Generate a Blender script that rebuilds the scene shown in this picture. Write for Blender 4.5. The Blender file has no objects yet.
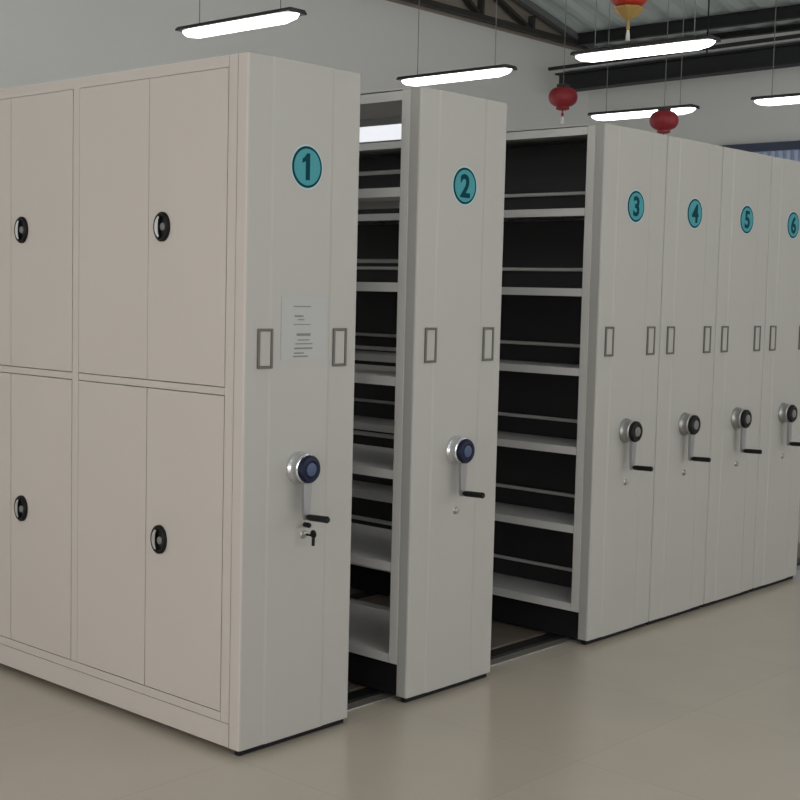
import bpy, bmesh, math
from mathutils import Vector, Matrix
PI = math.pi
scene = bpy.context.scene
COL = scene.collection

# ---------------------------------------------------------------- materials
def mat(name, rgb, rough=.5, metal=0.0, emit=None, strength=0, bump=None, spec=.5, vary=0.0, vscale=3.0, trans=0):
    m = bpy.data.materials.new(name); m.use_nodes = True
    nt = m.node_tree; b = nt.nodes['Principled BSDF']
    b.inputs['Base Color'].default_value = (*rgb, 1)
    b.inputs['Roughness'].default_value = rough
    b.inputs['Metallic'].default_value = metal
    b.inputs['Specular IOR Level'].default_value = spec
    if trans: b.inputs['Transmission Weight'].default_value = trans
    tc = nt.nodes.new('ShaderNodeTexCoord')
    if vary:
        n = nt.nodes.new('ShaderNodeTexNoise'); n.inputs['Scale'].default_value = vscale; n.inputs['Detail'].default_value = 4
        nt.links.new(tc.outputs['Object'], n.inputs['Vector'])
        r = nt.nodes.new('ShaderNodeMapRange')
        r.inputs['To Min'].default_value = 1 - vary; r.inputs['To Max'].default_value = 1 + vary
        nt.links.new(n.outputs['Fac'], r.inputs['Value'])
        mx = nt.nodes.new('ShaderNodeVectorMath'); mx.operation = 'SCALE'
        mx.inputs[0].default_value = rgb
        nt.links.new(r.outputs['Result'], mx.inputs['Scale'])
        nt.links.new(mx.outputs['Vector'], b.inputs['Base Color'])
    if bump:
        n2 = nt.nodes.new('ShaderNodeTexNoise'); n2.inputs['Scale'].default_value = bump[0]
        nt.links.new(tc.outputs['Object'], n2.inputs['Vector'])
        bp = nt.nodes.new('ShaderNodeBump'); bp.inputs['Strength'].default_value = bump[1]; bp.inputs['Distance'].default_value = .002
        nt.links.new(n2.outputs['Fac'], bp.inputs['Height']); nt.links.new(bp.outputs['Normal'], b.inputs['Normal'])
    if emit:
        b.inputs['Emission Color'].default_value = (*emit, 1); b.inputs['Emission Strength'].default_value = strength
    return m

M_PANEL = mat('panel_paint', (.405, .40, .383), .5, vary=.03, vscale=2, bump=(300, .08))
M_DOOR = mat('door_paint_warm_light', (.54, .494, .466), .5, vary=.03, vscale=2, bump=(300, .08))  # warmth of the side light is put into the door colour
M_SHELF = mat('shelf_paint', (.64, .635, .63), .45, vary=.04)
M_POST = mat('post_paint', (.58, .575, .56), .45)
M_GAPS = mat('dark_seam', (.05, .045, .04), .8)
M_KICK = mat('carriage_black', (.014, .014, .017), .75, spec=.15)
M_INNER = mat('inner_shade', (.022, .022, .025), .6)  # near-black stand-in for the shade inside the shelves
M_BLACK = mat('black_plastic', (.006, .006, .007), .5, spec=.25)
M_NAVY = mat('navy_plastic', (.006, .009, .035), .4, spec=.25)
M_CAPB = mat('cap_centre_blue', (.05, .075, .16), .4)
M_CAPG = mat('cap_centre_grey', (.16, .16, .16), .35)
M_CHROME = mat('chrome', (.75, .76, .8), .22, 1.0)
M_STEEL = mat('brushed_steel', (.42, .42, .42), .38, 1.0)
M_ARM = mat('arm_steel', (.34, .345, .36), .4, .7)
M_PULL = mat('pull_rim', (.125, .12, .112), .45, .3)
M_PULLW = mat('pull_bright', (.7, .7, .7), .3, .3)
M_TEAL = mat('sticker_teal', (.065, .30, .345), .7, spec=.2)
M_TEALD = mat('sticker_dark', (.003, .05, .075), .8, spec=.1)
M_STK = mat('sticker_edge', (.40, .55, .58), .5)
M_PAPER = mat('paper', (.41, .425, .43), .7)
M_INK = mat('grey_ink', (.20, .20, .20), .8)
M_WALL = mat('wall_plaster', (.80, .81, .80), .9, vary=.03, vscale=.8)
M_ROOF = mat('roof_sheet', (.62, .70, .70), .6, vary=.1, vscale=.7)
M_GABLE = mat('gable_sheet', (.32, .285, .24), .8, vary=.15, vscale=1.5)
M_BEAM = mat('beam_steel', (.014, .015, .018), .6)
M_PIPE = mat('conduit_grey', (.28, .30, .30), .5)
M_TRUSS = mat('truss_steel', (.035, .033, .03), .7)
M_TRUSSL = mat('truss_chord_grey', (.16, .175, .175), .6)
M_HOUS = mat('lamp_housing', (.03, .03, .032), .5)
M_TUBE = mat('lamp_diffuser', (.9, .9, .9), .4, emit=(1, .985, .96), strength=7)
M_RED = mat('lantern_red', (.30, .018, .028), .5)
M_REDL = mat('lantern_bright_red', (.55, .05, .025), .5)
M_GOLD = mat('lantern_gold', (.55, .36, .12), .45, .2)
M_TAG = mat('tassel_white', (.85, .85, .82), .6)
M_CORD = mat('cord_dark', (.05, .04, .04), .7)
M_WIRE = mat('wire_grey', (.22, .22, .22), .6)
M_BLUE = mat('window_frame_blue', (.06, .075, .13), .5)
M_BLIND = mat('blind_blue', (.50, .56, .70), .7)
M_RAIL = mat('rail_dark', (.03, .03, .03), .4, .5)
M_EDGE = mat('ramp_edge_steel', (.36, .35, .33), .35, .6)
M_DECK = mat('deck_laminate', (.14, .115, .095), .4, vary=.15, vscale=8)
M_WFRAME = mat('window_frame_white', (.6, .6, .6), .5)
M_PANE = mat('window_pane_daylight', (.8, .85, .9), .2, emit=(.93, .94, 1.0), strength=.76)

def floor_mat():
    m = bpy.data.materials.new('floor_tiles'); m.use_nodes = True
    nt = m.node_tree; b = nt.nodes['Principled BSDF']
    g = nt.nodes.new('ShaderNodeNewGeometry')
    br = nt.nodes.new('ShaderNodeTexBrick'); br.offset = 0; br.squash = 1
    br.inputs['Scale'].default_value = 1; br.inputs['Brick Width'].default_value = .8; br.inputs['Row Height'].default_value = .8
    br.inputs['Mortar Size'].default_value = .003; br.inputs['Mortar Smooth'].default_value = .3
    br.inputs['Color1'].default_value = (.495, .44, .375, 1); br.inputs['Color2'].default_value = (.51, .455, .385, 1)
    br.inputs['Mortar'].default_value = (.46, .41, .35, 1)
    nt.links.new(g.outputs['Position'], br.inputs['Vector'])
    n = nt.nodes.new('ShaderNodeTexNoise'); n.inputs['Scale'].default_value = 2.2; n.inputs['Detail'].default_value = 6
    nt.links.new(g.outputs['Position'], n.inputs['Vector'])
    mr = nt.nodes.new('ShaderNodeMapRange'); mr.inputs['To Min'].default_value = .92; mr.inputs['To Max'].default_value = 1.06
    nt.links.new(n.outputs['Fac'], mr.inputs['Value'])
    mx = nt.nodes.new('ShaderNodeVectorMath'); mx.operation = 'SCALE'
    nt.links.new(br.outputs['Color'], mx.inputs[0]); nt.links.new(mr.outputs['Result'], mx.inputs['Scale'])
    nt.links.new(mx.outputs['Vector'], b.inputs['Base Color'])
    b.inputs['Roughness'].default_value = .22
    return m
M_FLOOR = floor_mat()

# ---------------------------------------------------------------- helpers
def link(name, me, mats, parent=None):
    o = bpy.data.objects.new(name, me); COL.objects.link(o)
    for m in (mats if isinstance(mats, (list, tuple)) else [mats]): me.materials.append(m)
    if parent: o.parent = parent
    return o
def obj(name, bm, mats, parent=None, smooth=False):
    bmesh.ops.recalc_face_normals(bm, faces=bm.faces[:])
    me = bpy.data.meshes.new(name); bm.to_mesh(me); bm.free()
    o = link(name, me, mats, parent)
    if smooth:
        for p in me.polygons: p.use_smooth = True
        me.set_sharp_from_angle(angle=math.radians(40))
    return o
def empty(name, loc=(0, 0, 0), rz=0, parent=None):
    o = bpy.data.objects.new(name, None); COL.objects.link(o); o.location = loc; o.rotation_euler = (0, 0, rz)
    o.empty_display_size = .1
    if parent: o.parent = parent
    return o
def tag(o, label, cat, group=None):
    o['label'] = label; o['category'] = cat
    if group: o['group'] = group
    return o
def struct(o): o['kind'] = 'structure'; return o
def box(bm, x0, x1, y0, y1, z0, z1, mi=0, bev=0):
    t = bmesh.new()
    vs = [t.verts.new(v) for v in ((x0,y0,z0),(x1,y0,z0),(x1,y1,z0),(x0,y1,z0),(x0,y0,z1),(x1,y0,z1),(x1,y1,z1),(x0,y1,z1))]
    for f in ((3,2,1,0),(4,5,6,7),(0,1,5,4),(1,2,6,5),(2,3,7,6),(3,0,4,7)): t.faces.new([vs[i] for i in f])
    if bev: bmesh.ops.bevel(t, geom=t.edges[:], offset=bev, segments=2, profile=.5, affect='EDGES')
    for f in t.faces: f.material_index = mi
    merge(bm, t)
def merge(bm, t):
    me = bpy.data.meshes.new('tmp'); t.to_mesh(me); t.free()
    bm.from_mesh(me); bpy.data.meshes.remove(me)
def prism(bm, pts, axis, a, b, mi=0):
    """extrude a closed 2-D outline along an axis ('x','y','z') between a and b"""
    def P(p, h):
        return {'z': (p[0], p[1], h), 'y': (p[0], h, p[1]), 'x': (h, p[0], p[1])}[axis]
    A = [bm.verts.new(P(p, a)) for p in pts]; B = [bm.verts.new(P(p, b)) for p in pts]
    n = len(pts); fs = [bm.faces.new(A), bm.faces.new(B[::-1])]
    for i in range(n): fs.append(bm.faces.new((A[i], B[i], B[(i+1) % n], A[(i+1) % n])))
    for f in fs: f.material_index = mi
def lathe(bm, prof, M=Matrix(), n=32, mi=0, sx=1, lobes=0, depth=0):
    """profile of (radius, height) turned about local z, then placed by M; closed at ends"""
    rings = []
    for r, h in prof:
        ring = []
        for i in range(n):
            a = 2*PI*i/n; rr = r
            if lobes: rr = r*(1 - depth*abs(math.cos(a*lobes/2)))
            ring.append(bm.verts.new(M @ Vector((rr*sx*math.cos(a), rr*math.sin(a), h))))
        rings.append(ring)
    fs = []
    for a, b in zip(rings, rings[1:]):
        for i in range(n): fs.append(bm.faces.new((a[i], a[(i+1) % n], b[(i+1) % n], b[i])))
    fs.append(bm.faces.new(rings[0][::-1])); fs.append(bm.faces.new(rings[-1]))
    for f in fs: f.material_index = mi
def rod(bm, p, q, r, n=10, mi=0, r2=None):
    p = Vector(p); q = Vector(q); d = q - p
    M = Matrix.Translation(p) @ d.to_track_quat('Z', 'Y').to_matrix().to_4x4()
    lathe(bm, [(r, 0), (r2 or r, d.length)], M, n, mi)
FRONT = Matrix(((1,0,0,0),(0,0,-1,0),(0,1,0,0),(0,0,0,1)))       # local z -> world -y (towards the aisle)
SIDE = Matrix(((0,0,-1,0),(1,0,0,0),(0,-1,0,0),(0,0,0,1)))       # local z -> world -x
def T(x, y, z): return Matrix.Translation((x, y, z))

# ---------------------------------------------------------------- dimensions
W, H, LEN = .5242, 2.30, 2.75
X2 = .8331; X3 = 2.0470
ZB = .026
SH0, DS = .1622, .3522
PITCH = .86; BAY = .82; Y1 = .0945
RAILS = (.20, 1.35, 2.50)

# ---------------------------------------------------------------- parts of the shelving units
def end_panel(parent, y0=0.0, y1=.05, flip=False):
    """folded steel end panel, a shallow raised field between two vertical folds"""
    a, b = .105, W-.135
    pts = [(.0025, y1), (.0025, y0+.008), (.005, y0+.003), (.010, y0),
           (a, y0), (a+.012, y0-.003), (b-.012, y0-.003), (b, y0),
           (W-.010, y0), (W-.005, y0+.003), (W-.0025, y0+.008), (W-.0025, y1)]
    if flip: pts = [(x, y1-(y-y0)) for x, y in pts]
    bm = bmesh.new(); prism(bm, pts, 'z', ZB, H)
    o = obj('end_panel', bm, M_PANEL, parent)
    bm = bmesh.new(); box(bm, .02, W-.006, y0+.02, y1-.008, .0135 if flip else .002, ZB)  # dark strip standing in for the shaded gap under the panel
    obj('gap_shade', bm, M_KICK, parent)
    return o

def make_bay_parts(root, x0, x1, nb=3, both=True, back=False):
    post_y = [Y1-.0425+PITCH*i for i in range(nb+1)]
    for i, y in enumerate(post_y):
        for x in ((x0, x1-.04) if both else (x1-.04,)):
            bm = bmesh.new(); w = .042 if i in (0,) else .036
            box(bm, x+.002, x+.038, y, y+w, .145, H-.004, bev=.003)
            obj('post', bm, M_POST, root)
    for i in range(nb):
        ya = post_y[i]+.043; yb = post_y[i+1]-.001
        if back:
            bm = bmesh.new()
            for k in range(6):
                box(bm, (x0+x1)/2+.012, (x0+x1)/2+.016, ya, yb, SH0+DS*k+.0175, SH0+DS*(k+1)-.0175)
            obj('shade_sheet', bm, M_INNER, root)  # added sheets that block light and darken the shelf interior
        for k in range(7):
            z = SH0+DS*k
            bm = bmesh.new()
            t = .017
            # folded tray: plate with a lip on both long sides
            box(bm, x0+.004, x1-.004, ya, yb, z+t-.004, z+t)
            box(bm, x0+.004, x0+.010, ya, yb, z-t, z+t-.004); box(bm, x1-.010, x1-.004, ya, yb, z-t, z+t-.004)
            obj('top_shelf' if k == 6 else 'shelf', bm, M_SHELF, root)
            if k < 6:
                xm = (x0+x1)/2
                bm = bmesh.new()
                rod(bm, (xm, ya, z+.105), (xm, yb, z+.105), .0085, 8)
                obj('divider_rod', bm, M_POST, root)

def pull_handle(root, x, z=1.3579):
    e = empty('pull_handle', (x, 0, z), parent=root)
    bm = bmesh.new(); w, h, t = .033, .066, .009
    box(bm, -w, -w+t, -.007, .001, -h, h, bev=.002); box(bm, w-t, w, -.007, .001, -h, h, bev=.002)
    box(bm, -w+t, w-t, -.007, .001, h-t, h, bev=.002); box(bm, -w+t, w-t, -.007, .001, -h, -h+t, bev=.002)
    obj('handle_frame', bm, M_PULL, e)
    bm = bmesh.new(); box(bm, -w+t+.001, w-t-.001, -.003, .0005, -h+t+.001, h-t-.001)
    obj('handle_plate', bm, M_PANEL, e)

def numeral_mesh(ch, size):
    cu = bpy.data.curves.new('numeral', 'FONT'); cu.body = ch; cu.size = size; cu.offset = size*.03
    cu.extrude = .0006; cu.align_x = 'CENTER'; cu.align_y = 'CENTER'
    o = bpy.data.objects.new('numeral_tmp', cu); COL.objects.link(o)
    dg = bpy.context.evaluated_depsgraph_get(); dg.update()
    me = bpy.data.meshes.new_from_object(o.evaluated_get(dg))
    bpy.data.objects.remove(o); bpy.data.curves.remove(cu)
    xs = [v.co.x for v in me.vertices]; ys = [v.co.y for v in me.vertices]
    cx, cy = (min(xs)+max(xs))/2, (min(ys)+max(ys))/2
    for v in me.vertices: v.co = FRONT @ Vector((v.co.x-cx, v.co.y-cy, v.co.z))
    me.materials.clear()
    return me

def number_sticker(root, ch, x=W/2, z=1.9605):
    e = empty('number_sticker', (x, 0, z), parent=root)
    bm = bmesh.new(); lathe(bm, [(.074, -.001), (.074, .0042)], FRONT, 48)
    obj('sticker_backing', bm, M_STK, e)
    bm = bmesh.new(); lathe(bm, [(.069, .0043), (.069, .0052)], FRONT, 48)
    obj('border_ring', bm, M_TEALD, e)
    bm = bmesh.new(); lathe(bm, [(.0605, .0053), (.0605, .0062)], FRONT, 48)
    obj('sticker_disc', bm, M_TEAL, e)
    if ch == '1':
        bm = bmesh.new()
        prism(bm, [(-.008, -.043), (.011, -.043), (.011, .045), (-.003, .045), (-.011, .034), (-.023, .026), (-.023, .012), (-.008, .019)], 'y', -.0074, -.0064)
        obj('numeral', bm, M_TEALD, e)
    else:
        n = link('numeral', numeral_mesh(ch, .118), M_TEALD, e); n.location = (0, -.0068, 0)

def crank(root, blue, x=.248, z=.953, turn=0.0):
    e = empty('crank', (x, -.003, z), parent=root)
    M = FRONT
    bm = bmesh.new()
    lathe(bm, [(.056, 0), (.056, .006), (.052, .011), (.049, .015), (.049, .032), (.051, .035), (.051, .042), (.046, .046)], M, 40)
    obj('hub_housing', bm, M_CHROME if blue else M_STEEL, e, True)
    bm = bmesh.new()
    lathe(bm, [(.044, .0465), (.047, .049), (.047, .058), (.042, .064), (.030, .065), (.027, .062)], M, 40)
    cap = obj('hub_cap', bm, M_NAVY if blue else M_BLACK, e, True)
    bm = bmesh.new(); lathe(bm, [(.023, .0625), (.022, .066), (.012, .0675)], M, 32)
    obj('cap_centre', bm, M_CAPB if blue else M_CAPG, e, True)
    # arm hangs from the hub down to the grip
    bm = bmesh.new()
    pts = [(-.019, -.030), (.023, -.030), (.016, -.160), (.010, -.175), (-.004, -.175), (-.012, -.160)]
    prism(bm, pts, 'y', -.046, -.034)
    arm = obj('crank_arm', bm, M_ARM, e)
    bm = bmesh.new()
    G = T(.003, -.0465, -.164) @ Matrix.Rotation(math.radians(-2), 4, 'X') @ FRONT
    lathe(bm, [(.006, 0), (.006, .003), (.010, .006), (.0112, .02), (.0112, .085), (.0118, .093), (.009, .098)], G, 20)
    obj('grip', bm, M_BLACK, e, True)

def lock(root, x=.262, z=.7165, key=False):
    bm = bmesh.new()
    lathe(bm, [(.015, -.001), (.015, .004), (.011, .007), (.010, .012), (.006, .013)], T(x, 0, z) @ FRONT, 24)
    k = obj('lock', bm, M_STEEL, root, True)
    if key:
        bm = bmesh.new()
        box(bm, x+.006-.003, x+.006+.003, -.040, -.0135, z-.003, z+.003)
        lathe(bm, [(.014, -.0015), (.014, .0015)], T(x+.006, -.046, z+.006) @ Matrix.Rotation(PI/2, 4, 'Y'), 20)
        box(bm, x+.006-.004, x+.006+.004, -.050, -.042, z-.034, z-.008)
        o = obj('key', bm, M_BLACK, k)
        bm = bmesh.new()
        lathe(bm, [(.0065, 0), (.009, .004), (.009, .026), (.0065, .03)], T(x-.006, -.012, z+.036) @ FRONT, 16)
        obj('upper_key_stub', bm, M_BLACK, root, True)

def carriage(root, x0, x1, wheels=True):
    bm = bmesh.new(); box(bm, x0+.035, x1-.035, .056, LEN-.056, .015, .138)
    obj('carriage_base', bm, M_KICK, root)
    for y in RAILS:
        for x in (x0+.12, x1-.12):
            bm = bmesh.new(); rod(bm, (x, y-.012, .034), (x, y+.012, .034), .0215, 20)
            obj('wheel', bm, M_RAIL, root, True)

def mobile_unit(n, x, blue):
    root = empty('mobile_shelving_unit', (x, 0, 0))
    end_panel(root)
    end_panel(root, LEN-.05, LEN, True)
    make_bay_parts(root, .0, W, back=(n > 2))
    carriage(root, 0, W)
    # dust cover over the top shelf and a fascia on both long sides
    bm = bmesh.new(); box(bm, .003, W-.003, .052, LEN-.052, H-.003, H)
    obj('top_cover', bm, M_SHELF, root)
    pull_handle(root, .0883); pull_handle(root, W-.0883)
    number_sticker(root, str(n)); crank(root, blue); lock(root)
    return root

LBL = {2: 'grey mobile shelving unit numbered 2, standing apart with gaps on both sides',
       3: 'grey mobile shelving unit numbered 3, open empty shelves facing the widest gap',
       4: 'grey mobile shelving unit numbered 4, pushed up between numbers 3 and 5',
       5: 'grey mobile shelving unit numbered 5, pushed up between numbers 4 and 6',
       6: 'grey mobile shelving unit numbered 6, last one in view at the right edge'}
units = {}
for n in (2, 3, 4, 5, 6):
    x = X2 if n == 2 else X3+(n-3)*W
    units[n] = tag(mobile_unit(n, x, n == 2), LBL[n], 'shelving unit', 'numbered compact shelving units')

# ---------------------------------------------------------------- unit 1: fixed cabinet with doors on its outer side
def door_handle(parent, y, z):
    e = empty('door_handle', (0, y, z), parent=parent)
    S = SIDE
    def ell(bm, prof, mi=0, dy=0, sc=.84):
        lathe(bm, prof, T(0, dy, 0) @ S, 32, mi, sc)
    bm = bmesh.new()
    # raised oval collar
    n = 36; prof = [(.0505, 0), (.0505, .009), (.046, .014), (.040, .014), (.036, .009), (.036, .003)]
    lathe(bm, prof, S, n, 0, .78)
    obj('handle_collar', bm, M_BLACK, e, True)
    bm = bmesh.new()
    # bright crescent finger pull on the far side
    pts = []
    for i in range(13):
        a = PI/2+.25+(PI-.5)*i/12; pts.append((-.036*.78*math.cos(a)*-1, .037*math.sin(a)))
    for i in range(13):
        a = PI*1.5-.25-(PI-.5)*i/12; pts.append((.036*.78*math.cos(a)*.35, .037*math.sin(a)*.9))
    pts = [(-p[0], p[1]) for p in pts]
    prism(bm, pts, 'x', -.0155, -.0105)
    obj('finger_pull', bm, M_CHROME, e)
    bm = bmesh.new()
    lathe(bm, [(.013, .009), (.013, .016), (.009, .0175)], T(0, -.016, 0) @ S, 20)
    obj('lock_barrel', bm, M_CAPG, e, True)

c1 = empty('door_cabinet', (0, 0, 0))
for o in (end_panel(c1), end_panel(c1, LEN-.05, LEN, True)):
    o.data.materials.append(M_DOOR)                    # door-side flank takes the door colour, warm side light put into it
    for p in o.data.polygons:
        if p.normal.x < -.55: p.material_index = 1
ZU, ZL, Z1, Z0 = 1.228, 1.201, .140, .108
ZT = 2.262
bm = bmesh.new()                                       # carcass: closed box half the depth, face frame at x=0
box(bm, .022, .27, .052, LEN-.052, .10, H-.012)
box(bm, 0.0015, .0215, .052, Y1-.0015, Z0, H-.002)
box(bm, 0.0015, .0215, LEN-.09, LEN-.052, Z0, H-.002)
for i in (1, 2):
    y = Y1+PITCH*i-.04; box(bm, 0.0015, .0215, y+.0015, y+.0385, Z1, ZT)
for za, zb in ((ZT, H-.002), (Z0, Z1-.0015)):
    box(bm, .0015, .0215, Y1, LEN-.092, za, zb)
for za, zb in ((ZL+.0015, ZU-.0015),):
    for i in range(3):
        ya = Y1+PITCH*i; box(bm, .0015, .0215, ya, ya+BAY-.0015 if i < 2 else LEN-.092, za, zb)
obj('carcass', bm, M_DOOR, c1)
bm = bmesh.new(); box(bm, .0035, .27, .054, LEN-.054, ZB, Z0-.003)
obj('plinth', bm, M_DOOR, c1)
for i in range(3):
    ya = Y1+PITCH*i; yc = ya+BAY/2
    for za, zb, hz in ((Z1, ZL, .677), (ZU, ZT, 1.7555)):
        for a, b, hd in ((ya, yc, True), (yc, ya+BAY, False)):
            bm = bmesh.new()
            g = .0012 if (za > 1 and True) else .0018
            e0 = .0018 if a == ya else g; e1 = g if b == yc else .0018
            box(bm, 0.0, .019, a+e0, b-e1, za+.0018, zb-.0018, bev=.0008)
            if b - yc < -.001 or b == yc:
                pass
            d = obj('door', bm, M_DOOR, c1)
            if hd: door_handle(d, yc-.0805, hz)
# open shelves of unit 1 on the side of the first gap
make_bay_parts(c1, .272, W, both=False)
bm = bmesh.new(); box(bm, .003, W-.003, .052, LEN-.052, H-.003, H+.0)
obj('top_cover', bm, M_SHELF, c1)
bm = bmesh.new(); box(bm, .275, W-.035, .056, LEN-.056, .0, .138)
obj('fixed_base', bm, M_KICK, c1)
pull_handle(c1, .0883); pull_handle(c1, W-.0883)
number_sticker(c1, '1'); crank(c1, True); lock(c1, .277, .721, True)
ns = empty('notice_sheet', (.262, -.0035, 1.425), parent=c1)
bm = bmesh.new(); box(bm, -.105, .105, -.0012, 0, -.105, .105)
obj('paper', bm, M_PAPER, ns)
bm = bmesh.new()
for zc, x0, x1, h in ((.072, -.05, .03, .004), (.040, -.045, -.005, .006), (.028, -.03, .0, .004), (.012, -.05, .03, .003),
                      (-.022, -.035, .03, .009), (-.040, -.03, .025, .004), (-.053, -.04, .04, .004), (-.068, -.045, .04, .006), (-.084, -.045, .0, .005), (-.095, -.05, .02, .005)):
    box(bm, x0, x1, -.0018, -.0013, zc-h/2, zc+h/2)
obj('printed_lines', bm, M_INK, ns)
tag(c1, 'first cabinet numbered 1, tall beige doors with black oval handles, notice on its end', 'cabinet', 'numbered compact shelving units')

# ---------------------------------------------------------------- floor tracks
XR, YB = 10.5, 5.82
XL, YF = -6.5, -6.5
TX0, TX1 = W+.02, X3+6*W
def track_piece(name, y0, y1, z1, m, label, cat, group=None):
    bm = bmesh.new(); box(bm, TX0, TX1, y0, y1, 0, z1, bev=min(z1*.3, .002))
    return tag(obj(name, bm, m), label, cat, group)
track_piece('ramp_edge', .100, .150, .006, M_EDGE, 'flat steel edging strip on the floor in front of the first rail', 'edging')
names = ['steel floor rail nearest the numbered end panels', 'steel floor rail under the middle of the shelving row', 'steel floor rail at the rear ends of the shelving row']
for y, l in zip(RAILS, names):
    track_piece('floor_rail', y-.035, y+.035, .012, M_RAIL, l, 'rail', 'floor rails')
track_piece('track_deck', .262, 1.305, .008, M_DECK, 'brown floor board between the front and middle rails', 'floor board', 'floor boards')
track_piece('track_deck', 1.395, 2.455, .008, M_DECK, 'brown floor board between the middle and rear rails', 'floor board', 'floor boards')

# ---------------------------------------------------------------- setting
ZE = 4.40
SL = .227
def roofz(x): return 4.45+SL*(10.5-x) if x > 2.0 else 4.45+SL*8.5-SL*(2.0-x)
bm = bmesh.new(); box(bm, XL-.2, XR+.2, YF-.2, YB+.2, -.1, 0)
struct(obj('floor', bm, M_FLOOR))
def wall(name, x0, x1, y0, y1, z1, holes_axis=None, holes=()):
    """wall box with rectangular holes (a0,a1,z0,z1) along its long axis"""
    bm = bmesh.new()
    if not holes: box(bm, x0, x1, y0, y1, 0, z1)
    else:
        (a0, a1, h0, h1) = holes[0]
        if holes_axis == 'x':
            box(bm, x0, a0, y0, y1, 0, z1); box(bm, a1, x1, y0, y1, 0, z1)
            box(bm, a0, a1, y0, y1, 0, h0); box(bm, a0, a1, y0, y1, h1, z1)
        else:
            box(bm, x0, x1, y0, a0, 0, z1); box(bm, x0, x1, a1, y1, 0, z1)
            box(bm, x0, x1, a0, a1, 0, h0); box(bm, x0, x1, a0, a1, h1, z1)
    return struct(obj(name, bm, M_WALL))
BW = (4.6, 7.6, 1.3, 3.30)          # back window: x0,x1,z0,z1
RW = (.2, 4.05, 1.2, 3.235)         # right window: y0,y1,z0,z1
wall('wall_back', XL, XR, YB, YB+.2, ZE, 'x', [BW])
wall('wall_right', XR, XR+.2, YF, YB+.2, 4.445, 'y', [RW])
LW = (-5.6, 5.0, .25, 2.2); FW = (-5.4, 9.4, 1.0, 3.7)  # unseen openings added to light doors, end panels and walls
wall('wall_left', XL-.2, XL, YF, YB+.2, ZE, 'y', [LW])
wall('wall_front', XL, XR, YF-.2, YF, ZE, 'x', [FW])
# gable sheeting above the back wall
bm = bmesh.new()
pts = [(XL, ZE), (XR, ZE), (XR, roofz(XR)), (2.0, roofz(2.0)), (XL, roofz(XL))]
prism(bm, pts, 'y', YB, YB+.08)
struct(obj('trim_1', bm, M_GABLE))
bm = bmesh.new(); prism(bm, pts, 'y', YF-.08, YF); struct(obj('trim_2', bm, M_GABLE))
# roof: two corrugated slopes
bm = bmesh.new()
def slope(bm, xa, xb):
    n = 60; vs = []
    y0, y1 = YF-.2, YB+.2
    segs = 150
    for j in range(segs+1):
        y = y0+(y1-y0)*j/segs; dz = .02 if j % 4 in (0, 1) else 0
        vs.append((bm.verts.new((xa, y, roofz(xa)+dz)), bm.verts.new((xb, y, roofz(xb)+dz))))
    for a, b in zip(vs, vs[1:]): bm.faces.new((a[0], b[0], b[1], a[1]))
    t = .06
    a, b = vs[0], vs[-1]
    up = [bm.verts.new((v.co.x, v.co.y, v.co.z+t)) for v in (a[0], b[0], b[1], a[1])]
    bm.faces.new(up)
slope(bm, XR+.2, 2.0); slope(bm, 2.0, XL-.2)
struct(obj('ceiling', bm, M_ROOF))

# window in the back wall
def window(name, axis, a0, a1, z0, z1, c, nm, panem, framem, blinds=False):
    w = empty(name, (0, 0, 0)); struct(w)
    def B(bm, p0, p1, d0, d1, q0, q1):
        if axis == 'x': box(bm, p0, p1, c+d0, c+d1, q0, q1)
        else: box(bm, c+d0, c+d1, p0, p1, q0, q1)
    bm = bmesh.new(); f = .05
    B(bm, a0+.001, a1-.001, .02, .1, z0+.001, z0+f); B(bm, a0+.001, a1-.001, .02, .1, z1-f, z1-.001)
    B(bm, a0+.001, a0+f, .02, .1, z0+f, z1-f); B(bm, a1-f, a1-.001, .02, .1, z0+f, z1-f)
    for k in range(1, nm):
        m = a0+(a1-a0)*k/nm; B(bm, m-f/2, m+f/2, .03, .09, z0+f, z1-f)
    obj('window_frame', bm, framem, w)
    bm = bmesh.new(); B(bm, a0+.01, a1-.01, .055, .065, z0+.01, z1-.01)
    obj('window_pane', bm, panem, w)
    return w
window('window_1', 'x', *BW, YB, 3, M_PANE, M_WFRAME)
M_PANE2 = mat('window_pane_blue', (.3, .36, .5), .2, emit=(.5, .6, .8), strength=.25)
window('window_2', 'y', *RW, XR, 4, M_PANE2, M_BLUE)
M_FILL_FRONT = mat('fill_pane_front', (.8, .85, .9), .2, emit=(1, .975, .94), strength=2.2)
M_FILL_LEFT = mat('fill_pane_left', (.8, .85, .9), .2, emit=(1, .965, .93), strength=2.9)
window('fill_light_left', 'y', *LW, XL-.12, 7, M_FILL_LEFT, M_WFRAME)  # added glowing pane, out of view, brightens the door side
window('fill_light_front', 'x', *FW, YF-.12, 9, M_FILL_FRONT, M_WFRAME)  # added glowing pane behind the camera, brightens end panels and back wall
# blue pelmet and vertical blind hung inside the right-hand window
vb = empty('vertical_blind', (XR-.03, 2.1, 3.2))
bm = bmesh.new(); box(bm, -.05, .025, -1.95, 1.98, -.05, .035, bev=.004)
obj('pelmet', bm, M_BLUE, vb)
for k in range(44):
    y = -1.92+k*.0885
    bm = bmesh.new()
    a = .5
    pts = [(-.036*math.sin(a)-.001, y-.036*math.cos(a)), (.036*math.sin(a)-.001, y+.036*math.cos(a)), (.036*math.sin(a)+.001, y+.036*math.cos(a)), (-.036*math.sin(a)+.001, y-.036*math.cos(a))]
    prism(bm, [(p[0]-.015, p[1]) for p in pts], 'z', -1.95, -.052)
    obj('slat', bm, M_BLIND, vb)
tag(vb, 'blue vertical blind with dark pelmet on the far right window', 'blind')

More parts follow.
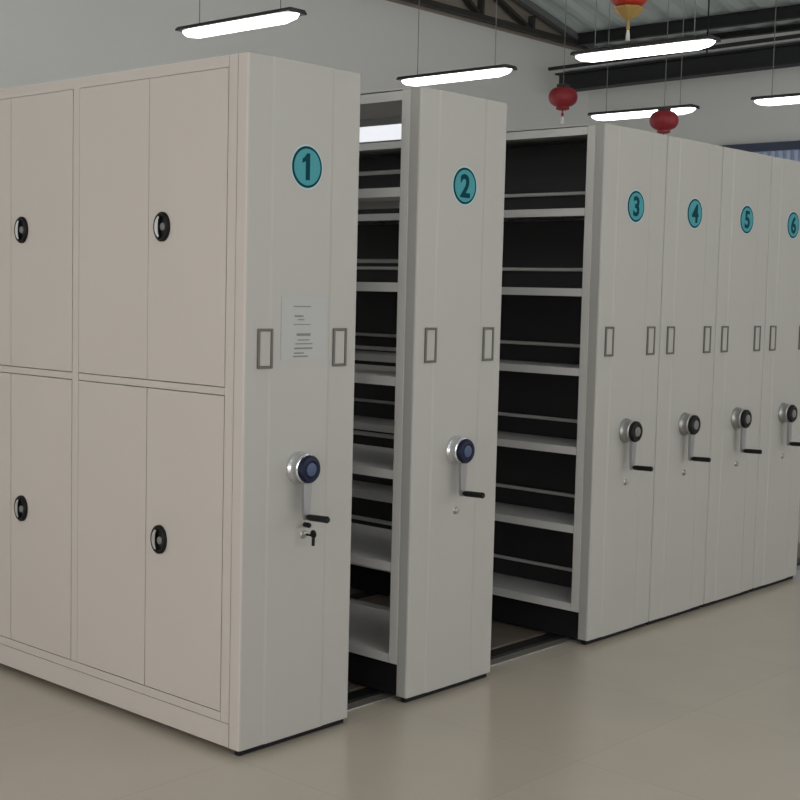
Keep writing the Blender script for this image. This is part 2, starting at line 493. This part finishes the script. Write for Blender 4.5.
# ---------------------------------------------------------------- roof steel
def beam_along(name, p, q, h, w, m, parent=None, flange=.02):
    """I-beam whose bottom centre line runs p -> q"""
    p = Vector(p); q = Vector(q); d = q-p; L = d.length
    e = math.atan2(d.y, d.x); pit = math.atan2(d.z, math.hypot(d.x, d.y))
    bm = bmesh.new()
    box(bm, 0, L, -w/2, w/2, 0, flange); box(bm, 0, L, -w/2, w/2, h-flange, h); box(bm, 0, L, -.008, .008, flange, h-flange)
    bmesh.ops.transform(bm, matrix=Matrix.Translation(p if not parent else p-Vector(parent.location)) @ Matrix.Rotation(e, 4, 'Z') @ Matrix.Rotation(-pit, 4, 'Y'), verts=bm.verts)
    return obj(name, bm, m, parent)
# long dark beam running towards the camera along the right side
BZ = 3.80
cb = empty('roof_beam', (9.45, 5.45, BZ))
d = Vector((-.075, -1, 0)).normalized()
A = Vector((9.45, 5.50, BZ)); Bq = A+d*11.5
beam_along('beam_section', A, Bq, .20, .16, M_BEAM, cb)
for k in range(5):
    c = A+d*(1.9+2.3*k)
    bm = bmesh.new(); rod(bm, Vector((c.x, c.y, BZ+.20))-Vector(cb.location), Vector((c.x, c.y, roofz(c.x)+.01))-Vector(cb.location), .008, 8)
    obj('hanger', bm, M_BEAM, cb)
tag(cb, 'long dark steel beam crossing the upper right, hung below the roof', 'beam')
bm = bmesh.new(); rod(bm, A+Vector((-.12, .06, .245)), Bq+Vector((-.12, 0, .245)), .02, 10)
tag(obj('conduit', bm, M_BEAM), 'thin black pipe running just above the long dark beam', 'pipe')
bm = bmesh.new(); rod(bm, A+Vector((.05, -.02, .222)), Bq+Vector((.05, 0, .222)), .02, 10)
tag(obj('conduit', bm, M_PIPE), 'thin pale grey pipe lying along the top of the dark beam', 'pipe')

def purlin(x, hh=.12, m=M_BEAM, y1=YB-.16, lbl='', w=.07):
    z = roofz(x+w/2)-hh-.001
    o = beam_along('purlin', (x, y1, z), (x, YF+.05, z), hh, w, m, None, .012)
    return tag(o, lbl, 'roof beam', 'roof purlins')
PL = 'dark steel purlin under the roof sheet, '
for x, l in ((10.03, 'second from the right wall'), (10.4645, 'against the right wall')): purlin(x, .13 if x < 10.2 else .06, lbl=PL+l)
for x, l in ((8.3, 'above the row of far lamps'), (6.4, 'between the two lamp rows'), (4.4, 'above the near lamp row'), (2.4, 'beside the roof ridge')):
    purlin(x, .10, lbl=PL+l)
bm = bmesh.new(); rod(bm, (10.2, YB-.2, roofz(10.23)-.031), (10.2, YF+.1, roofz(10.23)-.031), .03, 10)
tag(obj('conduit', bm, M_PIPE), 'pale grey pipe high between the two rightmost purlins', 'pipe')

# truss at the back wall
tr = empty('roof_truss', (2.0, YB-.1, ZE+.02))
def tbar(name, xa, za, xb, zb, r, m, yy=0):
    bm = bmesh.new()
    p = Vector((xa, YB-.1+yy, za))-Vector(tr.location); q = Vector((xb, YB-.1+yy, zb))-Vector(tr.location)
    dd = q-p; L = dd.length; a = math.atan2(dd.z, dd.x)
    box(bm, 0, L, -.035, .035, -r, r)
    bmesh.ops.transform(bm, matrix=Matrix.Translation(p) @ Matrix.Rotation(-a, 4, 'Y'), verts=bm.verts)
    return obj(name, bm, m, tr)
tbar('bottom_chord', -6.3, ZE+.05, 10.35, ZE+.05, .03, M_TRUSS)
tbar('top_chord', 2.02, roofz(2.02)-.09, 10.42, roofz(10.42)-.04, .035, M_TRUSSL, -.02)
tbar('top_chord', -6.3, roofz(-6.3)-.09, 1.98, roofz(2)-.09, .035, M_TRUSSL, -.02)
xs = [9.2, 8.3, 7.4, 6.5, 5.4, 4.3, 3.2, 2.0, .8, -.4, -1.6, -2.8, -4, -5.2]
for i, x in enumerate(xs):
    tbar('web_post', x, ZE+.08, x+.001, roofz(x)-.13, .02, M_TRUSS)
    if i: tbar('web_brace', xs[i-1], ZE+.08, x, roofz(x)-.13, .018, M_TRUSS, .03)
tag(tr, 'dark steel roof truss with pale sloping top chord against the back wall', 'truss')

# ---------------------------------------------------------------- strip lamps
def strip_lamp(loc, rz, L=1.06):
    e = empty('strip_lamp', loc, rz)
    bm = bmesh.new()
    pts = [(-.078, .044), (-.060, .062), (.060, .062), (.078, .044), (.078, .036), (-.078, .036)]
    prism(bm, pts, 'y', -L/2, L/2)
    obj('housing', bm, M_HOUS, e)
    bm = bmesh.new()
    prof = []
    for i in range(9):
        a = PI*i/8; prof.append((-.064*math.cos(a), .035-.048*math.sin(a)))
    # rounded ends: stacked sections shrinking at the tips
    secs = [(-L/2+.004, .3), (-L/2+.04, .7), (-L/2+.13, 1), (L/2-.13, 1), (L/2-.04, .7), (L/2-.004, .3)]
    rings = [[bm.verts.new((x*s, y, .035+(z-.035)*s)) for x, z in prof] for y, s in secs]
    for a, b in zip(rings, rings[1:]):
        for i in range(8): bm.faces.new((a[i], a[i+1], b[i+1], b[i]))
        bm.faces.new((a[0], b[0], b[8], a[8]))
    bm.faces.new(rings[0]); bm.faces.new(rings[-1])
    obj('diffuser', bm, M_TUBE, e, True)
    for s in (-.38, .38):
        bm = bmesh.new(); rod(bm, (0, s, .061), (0, s, roofz(loc[0])-loc[2]+.01), .003, 6)
        obj('hanging_wire', bm, M_WIRE, e)
    return e
ang = 0
GRP = 'hanging strip lamps'
cols = [
    (4.89, 1.60, 'lit white strip lamp below the dark beam, largest one wholly in view'),
    (5.03, 3.33, 'lit white strip lamp in front of back wall above unit 2'),
    (7.51, 3.215, 'lit white strip lamp above unit 3 with a red lantern in front'),
    (7.41, 1.545, 'lit white strip lamp at the right edge above unit 5')]
for x, y, l in cols: tag(strip_lamp((x, y, 3.165), ang), l, 'lamp', GRP)
rowl = ['left wall', 'middle left', 'cabinet with doors', 'central']
allp = []
for x in (-4.6, -2.0, .3, 2.75): 
    for y in (-5.0, -3.3, -1.5, 1.0, 3.2): allp.append((x, y))
for x in (5.0, 7.4):
    for y in (-5.2, -3.4, -1.6): allp.append((x, y))
for x, y in allp:
    if (x, y) == (2.75, 3.2):
        tag(strip_lamp((x, y, 3.165), 0), 'lit white strip lamp hanging behind and above the cabinet numbered 1', 'lamp', GRP)
    else:
        tag(strip_lamp((x, y, 3.165), 0), 'lit white strip lamp of the hall outside the view', 'lamp', 'strip lamps outside the view')

# ---------------------------------------------------------------- red lanterns
def lantern(loc, R, red, label, fringe=False):
    e = empty('red_lantern', loc)
    k = R/.14
    bm = bmesh.new()
    prof = []
    for i in range(15):
        a = -PI/2+PI*i/14; prof.append((max(.055, .14*math.cos(a)**.62 if math.cos(a) > 0 else .055)*k, (.09*math.sin(a))*k))
    lathe(bm, prof, Matrix(), 48, 0, 1, 16, .07)
    obj('lantern_body', bm, red, e, True)
    bm = bmesh.new(); lathe(bm, [(.058*k, .084*k), (.062*k, .10*k), (.062*k, .113*k), (.03*k, .122*k)], Matrix(), 24)
    obj('top_cap', bm, M_CORD if not fringe else M_GOLD, e, True)
    bm = bmesh.new(); lathe(bm, [(.032*k, -.122*k), (.062*k, -.113*k), (.062*k, -.10*k), (.058*k, -.084*k)], Matrix(), 24)
    obj('bottom_cap', bm, M_GOLD if fringe else red, e, True)
    if fringe:
        bm = bmesh.new(); lathe(bm, [(.02*k, -.175*k), (.06*k, -.15*k), (.105*k, -.104*k), (.1*k, -.092*k)], Matrix(), 32, 0, 1, 24, .12)
        obj('gold_fringe', bm, M_GOLD, e, True)
    z0 = -.18*k if fringe else -.12*k
    bm = bmesh.new(); rod(bm, (0, 0, z0+.01), (0, 0, z0-.03*k), .006*k, 8)
    lathe(bm, [(.004*k, z0-.062*k), (.012*k, z0-.05*k), (.012*k, z0-.03*k), (.006*k, z0-.022*k)], Matrix(), 12)
    obj('tassel_knot', bm, M_GOLD if fringe else red, e, True)
    bm = bmesh.new(); lathe(bm, [(.015*k, z0-.13*k), (.013*k, z0-.09*k), (.009*k, z0-.060*k)], Matrix(), 12)
    obj('tassel', bm, M_TAG if fringe != 'no' and R > .131 else red, e, True)
    bm = bmesh.new(); rod(bm, (0, 0, .12*k), (0, 0, roofz(loc[0])-loc[2]+.01), .003, 6)
    obj('cord', bm, M_WIRE, e)
    return tag(e, label, 'lantern', 'red hanging lanterns')
lantern((7.327, 3.948, 3.369), .138, M_RED, 'dark red hanging lantern with white tassel, leftmost, below the end of the dark beam')
lantern((7.137, 2.766, 3.058), .127, M_RED, 'dark red hanging lantern in front of the strip lamp above unit 3')
lantern((4.979, 1.778, 3.60), .142, M_REDL, 'bright red lantern with gold fringe, topmost, partly cut off by the frame', True)

# ---------------------------------------------------------------- world and camera
w = bpy.data.worlds.new('hall_world'); scene.world = w; w.use_nodes = True
w.node_tree.nodes['Background'].inputs['Color'].default_value = (.8, .88, 1, 1)
w.node_tree.nodes['Background'].inputs['Strength'].default_value = .5

cd = bpy.data.cameras.new('camera'); cam = bpy.data.objects.new('camera', cd); COL.objects.link(cam)
r = Vector((0.6669, -0.7447, 0.0242)).normalized(); f = Vector((0.7438, 0.6635, -0.0808)).normalized()
u = r.cross(f).normalized()
Mx = Matrix((r, u, -f)).transposed().to_4x4(); Mx.translation = (-2.8656, -3.2340, 1.5535)
cam.matrix_world = Mx
cd.sensor_width = 36; cd.lens = 1332.1/800*36; cd.clip_end = 100
scene.camera = cam
vs = scene.view_settings
scene.view_settings.view_transform = 'Standard'; vs.look = 'None'; vs.gamma = 1; vs.use_curve_mapping = False; vs.exposure = -.17
